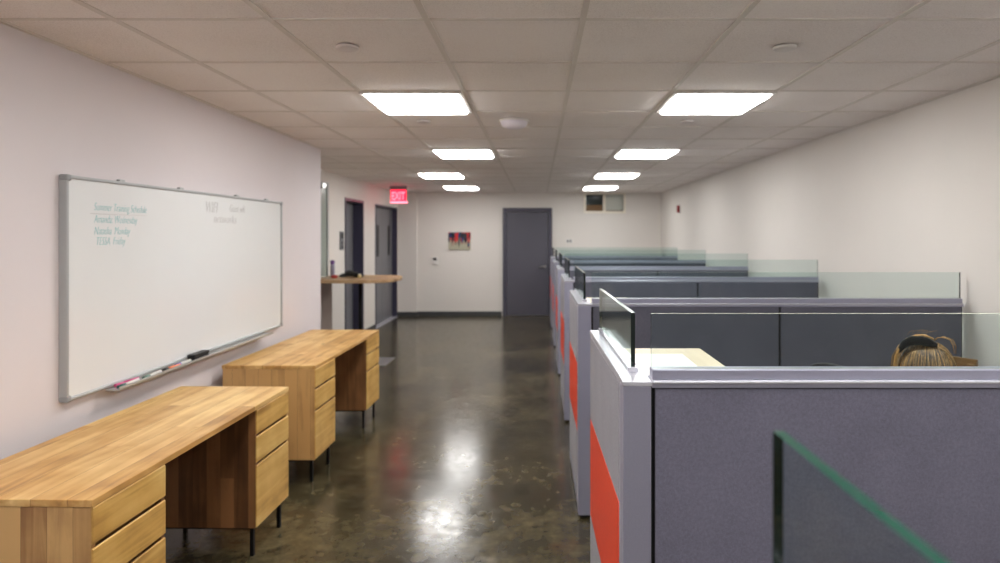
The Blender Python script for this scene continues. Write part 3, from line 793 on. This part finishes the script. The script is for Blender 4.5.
# clothing
M['shirt'] = fabric('navy_jersey', srgb(44, 50, 66), 380); M['jeans'] = fabric('dark_denim', srgb(46, 56, 78), 380)
V, E, R = [], [], []
p0 = add((-.05, 0, .58), (.14, .16)); p1 = add((-.06, 0, .68), (.115, .14), p0); p2 = add((-.04, 0, .84), (.118, .158), p1); p3 = add((-.03, 0, .968), (.106, .135), p2)
for s in (-1, 1):
    a = add((-.02, s*.168, .952), .060, p3); e = add((.028, s*.217, .722), .051, a); add((.20, s*.15, .645), .037, e)
skinned('sweater', V, E, R, M['shirt'], PZ)
V, E, R = [], [], []
p0 = add((-.05, 0, .555), (.138, .158))
for s in (-1, 1):
    hp = add((.02, s*.10, .535), .098, p0); kn = add((.43, s*.12, .525), .070, hp); add((.468, s*.12, .14), .055, kn)
skinned('trousers', V, E, R, M['jeans'], PZ)
for s in (-1, 1):
    b = MB(); b.ell((.555, s*.128, .042), (.13, .047, .04)); b.box(.44, .67, s*.128-.04, s*.128+.04, 0, .018); b.build('shoe', M['black_plastic'], PZ)
# face
b = MB(); b.ell((.098, 0, 1.075), (.016, .012, .02)); b.build('nose', M['skin'], PZ)
for q in (-1, 1):
    b = MB(); b.ell((.03, q*.078, 1.08), (.018, .01, .028)); b.build('ear', M['skin'], PZ)
    b = MB(); b.ell((.080, q*.029, 1.105), (.011, .013, .008)); b.build('eye', plain('eye_white', srgb(235, 232, 228), .2), PZ)
b = MB(); b.ell((.09, 0, 1.042), (.009, .024, .007)); b.build('mouth', plain('lips', srgb(176, 96, 92), .5), PZ)
# hair: radial strands over the crown
t = NT('brown_blonde_hair'); tc = t.coords((1, 1, 1))
nz = t.add('ShaderNodeTexNoise'); nz.inputs['Scale'].default_value = 1; nz.inputs['Detail'].default_value = 5
t.link(t.coords((150, 60, 9)), nz.inputs['Vector'])
t.link(t.ramp(nz.outputs['Fac'], [(.36, srgb(50, 34, 22)), (.48, srgb(100, 74, 46)), (.58, srgb(142, 110, 70)), (.68, srgb(196, 160, 108))]), t.b.inputs['Base Color'])
t.b.inputs['Roughness'].default_value = .38; t.b.inputs['Anisotropic'].default_value = .6; t.bump(nz.outputs['Fac'], .6, .004)
M['hair'] = t.m
M['hair2'] = plain('golden_hair', srgb(178, 128, 66), .36, 0, 60, .25)
HR = math.radians(-31-14)                     # the crown is turned a little to the left of the body
def hp(px, py, d=0):                          # across, up, towards the back of the head
    return Vector(((px-920)/310.0, d, EYE-(py-235)*2.2/628))
def hbuild(b, name, mats):
    return b.build(name, mats, PZ, loc=(.012, -.0, 0), rot=(0, 0, HR))
M['hair2'] = plain('golden_hair', srgb(176, 132, 74), .4, 0, 140, .3)
M['hair3'] = plain('dark_brown_hair', srgb(58, 42, 28), .4, 0, 90, .2)
M['hair4'] = plain('light_tan_hair', srgb(168, 136, 92), .4, 0, 90, .2)
HC = Vector((.017, 0, 1.118)); HRd = (.091, .092, .116)
b = MB(); b.ell(HC, HRd, 40, 28)
for v in b.bm.verts:
    dv = v.co-HC; an = math.atan2(dv.y, dv.x); v.co += dv.normalized()*(.0014*math.sin(an*40))
hbuild(b, 'hair', M['hair'])
rs = random.Random(5); b = MB()
for k in range(150):
    an = -PI*.98+PI*.96*(k+rs.random())/150
    a0 = .32+rs.random()*.12; tw = rs.uniform(-.05, .05); pts = []
    for i in range(9):
        el = a0+(1.7-a0)*i/8; aa = an+tw*i/4
        pts.append(HC+Vector((math.sin(el)*math.cos(aa)*HRd[0], math.sin(el)*math.sin(aa)*HRd[1], math.cos(el)*HRd[2]))*1.0+Vector((math.cos(aa), math.sin(aa), .3))*.0012)
    b.tube(pts, [.0014]*8+[.0006], 5, rs.choice((0, 0, 0, 1, 2, 2, 3)))
hbuild(b, 'hair_strand', [M['hair'], M['hair2'], M['hair3'], M['hair4']])
b = MB(); pts = [hp(896, 360, -.03), hp(899, 352, -.045), hp(904, 345.5, -.052), hp(911, 341.5, -.055), hp(919, 341, -.055), hp(927, 342.5, -.055), hp(934, 344.5, -.05)]
b.tube(pts, [.004, .009, .014, .017, .0165, .014, .007], 14); hbuild(b, 'hair_tie', fabric('black_elastic', srgb(9, 9, 11), 300))
b = MB()
arc = [(892.5, 384), (891.5, 370), (893, 358), (897.5, 349), (904.5, 341), (912.5, 336.5), (920.5, 335.5), (929, 338.5)]
rad = [.010, .0105, .010, .009, .008, .0065, .005, .002]
for q in range(14):
    o1, o2 = rs.uniform(-.7, .7), rs.uniform(-.022, .022)
    pts = [hp(p[0]+o1*(1-i/8)*5+2, p[1]+abs(o1)*2, -.035+o2) for i, p in enumerate(arc)]
    b.tube(pts, [r_*.42 for r_ in rad], 7, rs.choice((0, 0, 1, 2)))
b.tube([hp(p[0]+2, p[1]+1, -.035) for p in arc], rad, 10, 0)
hbuild(b, 'ponytail', [M['hair2'], M['hair'], M['hair4']])
b = MB()
b.tube([hp(933, 345.5, -.05), hp(942, 350.5, -.04), hp(949, 358.5, -.03), hp(953, 370, -.03)], .0022, 6, 1)
for q in range(6):
    r1 = rs.random(); j = rs.uniform(-2, 2)
    b.tube([hp(929, 343, -.05), hp(934+j*.4, 338-2*r1, -.05), hp(941+j, 335+3*r1, -.05), hp(947+j, 337+3*r1, -.05), hp(950+j, 343+3*r1, -.045), hp(950.5+j*.5, 352, -.04)], .0007, 4, 0)
for q in range(5):
    x = 906+4*q; b.tube([hp(x, 337, -.04), hp(x+3, 332+rs.random(), -.04), hp(x+12, 330+2*rs.random(), -.04)], .0005, 4, 0)
hbuild(b, 'flyaway_hair', [M['hair2'], M['hair4']])
